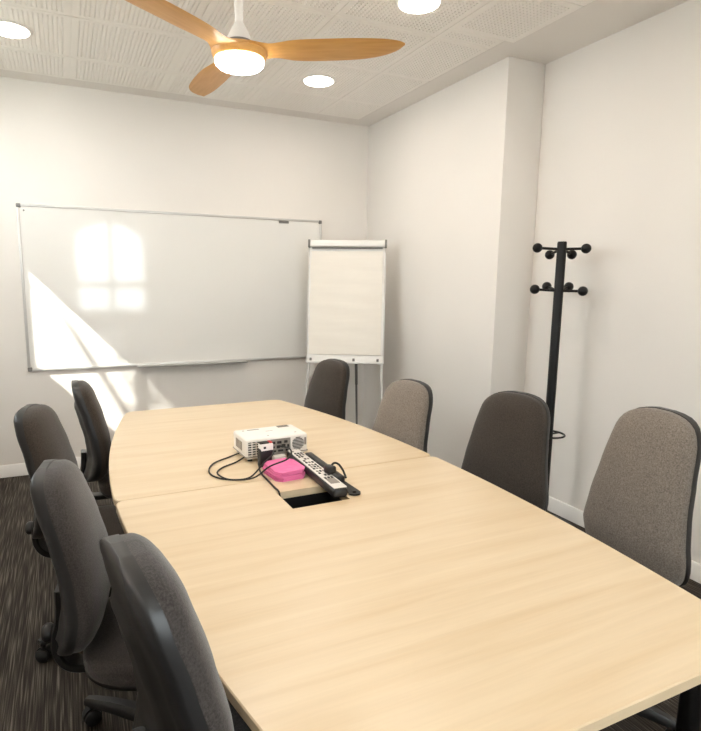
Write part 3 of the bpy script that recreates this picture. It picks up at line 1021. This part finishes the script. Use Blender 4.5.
def note_pack():
    t = thing('note_stack', 'stack of bright pink notepaper lying in front of the projector', 'note paper', (.688, 1.893, ZT), R(4))
    rng = random.Random(5)
    z = 0
    for k in range(5):
        h = .0065
        ox, oy, ra = rng.uniform(-.004, .004), rng.uniform(-.004, .004), rng.uniform(-.05, .05)
        w, d = .118, .150
        # slightly warped pad
        vs, fs = [], []
        n = 6
        for zz in (h, 0):
            for j in range(n + 1):
                for i in range(n + 1):
                    u, v = i / n - .5, j / n - .5
                    cut = .02 if (i in (0, n) and j in (0, n)) else 0
                    x, y = u * (w - cut), v * (d - cut)
                    x, y = x * math.cos(ra) - y * math.sin(ra) + ox, x * math.sin(ra) + y * math.cos(ra) + oy
                    wv = .003 * math.sin(u * 5 + k) * math.cos(v * 4) * (k / 4)
                    vs.append((x, y, z + zz + wv * (1 if k else 0)))
        m_ = n + 1; tot = m_ * m_
        for j in range(n):
            for i in range(n):
                a = j * m_ + i
                fs += [(a, a + 1, a + m_ + 1, a + m_), (tot + a, tot + a + m_, tot + a + m_ + 1, tot + a + 1)]
        rim = list(range(m_)) + [q * m_ + n for q in range(1, n + 1)] + [n * m_ + i for i in range(n - 1, -1, -1)] + [q * m_ for q in range(n - 1, 0, -1)]
        for i in range(len(rim)):
            a, b = rim[i], rim[(i + 1) % len(rim)]
            fs.append((a, tot + a, tot + b, b))
        MB().add(vs, fs).build('note_pad', 'pink', t, smooth=40)
        z += h + .0008
note_pack()

def adapter():
    t = thing('power_adapter', 'upright black adapter block with a white label in front of the projector', 'adapter', (.654, 2.012, ZT), R(6))
    MB().box((0, 0, .036), (.050, .034, .072), .006).build('body', 'black', t)
    lb = MB().box((.003, -.0015, .077), (.050, .034, .026), .003).build('label_sleeve', 'white', t)
    MB().box((-.008, -.0195, .077), (.009, .002, .008)).build('printed_mark', 'slot', lb)
    MB().box((-.005, .0, .0925), (.036, .026, .005), .001).build('plug_top', 'slot', t)
    MB().box((.021, .0, .0925), (.011, .026, .005), .001).build('red_tab', 'red', t)
adapter()

def pale_box():
    t = MB().box((0, 0, .013), (.05, .03, .026), .003).box((0, -.0155, .013), (.034, .002, .012), .0005).build('connector_block', 'silver')
    t.location = (.722, 2.04, ZT); t.rotation_euler = (0, 0, R(3))
    tag(t, 'small pale connector block between the projector and the pink notes', 'connector')
pale_box()

def power_strip():
    # silver-faced strip lying from the projector across the cable hatch
    a = Vector((.786, 2.062)); b = Vector((.778, 1.598))
    d = b - a
    L = d.length
    t = thing('power_strip', 'long silver-faced power strip with black body reaching over the hatch', 'power strip', ((a.x + b.x) / 2, (a.y + b.y) / 2, ZT), math.atan2(d.y, d.x))
    MB().box((0, 0, .0175), (L, .052, .033), .010, seg=3).build('body', 'black', t)
    pl = MB().box((0, 0, .0355), (L - .012, .046, .004), .0018).build('face_plate', 'silver', t)
    rng = random.Random(2)
    x = -L / 2 + .035
    k = 0
    while x < L / 2 - .09:
        for y in (-.012, .0, .012):
            if rng.random() < .3:
                continue
            nm = 'red' if (k == 4 and y < 0) else ('slot' if rng.random() < .8 else 'print')
            MB().box((x, y, .0382), (.013, .0075, .0022), .0006).build('socket_slot' if nm != 'red' else 'red_switch', nm, pl)
        x += .022 if k % 3 else .030
        k += 1
    MB().box((L / 2 - .07, 0, .0379), (.05, .032, .0012)).build('printed_panel', 'print', pl)
power_strip()

def black_bar():
    a = Vector((.842, 2.035)); b = Vector((.836, 1.60))
    d = b - a
    L = d.length
    t = thing('hanging_strip', 'narrow black strip with a hanging eyelet beside the silver power strip', 'power strip', ((a.x + b.x) / 2, (a.y + b.y) / 2, ZT), math.atan2(d.y, d.x))
    MB().box((-.06, 0, .014), (L - .12, .032, .026), .008, seg=3).build('body', 'black', t)
    out = [(L / 2 - .125, -.016), (L / 2 - .02, -.018)] + [(L / 2 - .02 + .022 * math.sin(q), -.022 * math.cos(q)) for q in [math.pi * k / 10 for k in range(11)]] + [(L / 2 - .125, .016)]
    hl = [(L / 2 - .018 + .007 * math.cos(q), .011 * math.sin(q) * .7) for q in [-2 * math.pi * k / 12 for k in range(12)]]
    MB().prism(out, [hl], 0.001, .007).build('eyelet', 'blackmetal', t)
black_bar()

def plug():
    t = thing('mains_plug', 'black plug with a short looped lead on the silver power strip', 'plug', (.800, 1.735, ZT))
    MB().box((0, 0, .054), (.030, .040, .028), .008, rot=(0, 0, R(20)), seg=3).build('body', 'black', t)
    MB().tube(smooth_path([(.010, .012, .062), (.024, .018, .068), (.038, .012, .064), (.046, -.006, .048), (.048, -.022, .032), (.045, -.034, .0285)], 6), .004, 8).build('lead', 'rubber', t)
plug()

def cable(name, label, pts, r):
    o = MB().tube(smooth_path(pts, 8), r, 8).build(name, 'rubber')
    return tag(o, label, 'cable')
z = ZT + .004
cable('looped_cable', 'thin black cable making the outer loop on the table left of the projector',
      [(.606, 2.165, z + .012), (.560, 2.165, z), (.475, 2.10, z), (.440, 2.00, z), (.470, 1.92, z), (.555, 1.895, z), (.622, 1.925, z + .038), (.668, 1.965, z + .050), (.688, 2.01, z + .048), (.694, 2.068, z + .045)], .0030)
cable('looped_cable', 'thin black cable making the inner loop on the table left of the projector',
      [(.600, 2.10, z + .012), (.560, 2.085, z), (.495, 2.04, z), (.462, 1.97, z + .004), (.490, 1.905, z), (.565, 1.872, z + .006), (.626, 1.872, z + .040), (.700, 1.90, z + .048), (.742, 1.96, z + .048), (.752, 2.01, z + .055), (.735, 2.069, z + .05)], .0030)
cable('hatch_cable', 'black cable dropping from the adapter into the open table hatch',
      [(.628, 2.000, z + .02), (.622, 1.98, z + .006), (.612, 1.93, z), (.610, 1.84, z), (.609, 1.77, z), (.610, 1.728, z - .002), (.611, 1.715, z - .03), (.615, 1.70, z - .07)], .0034)
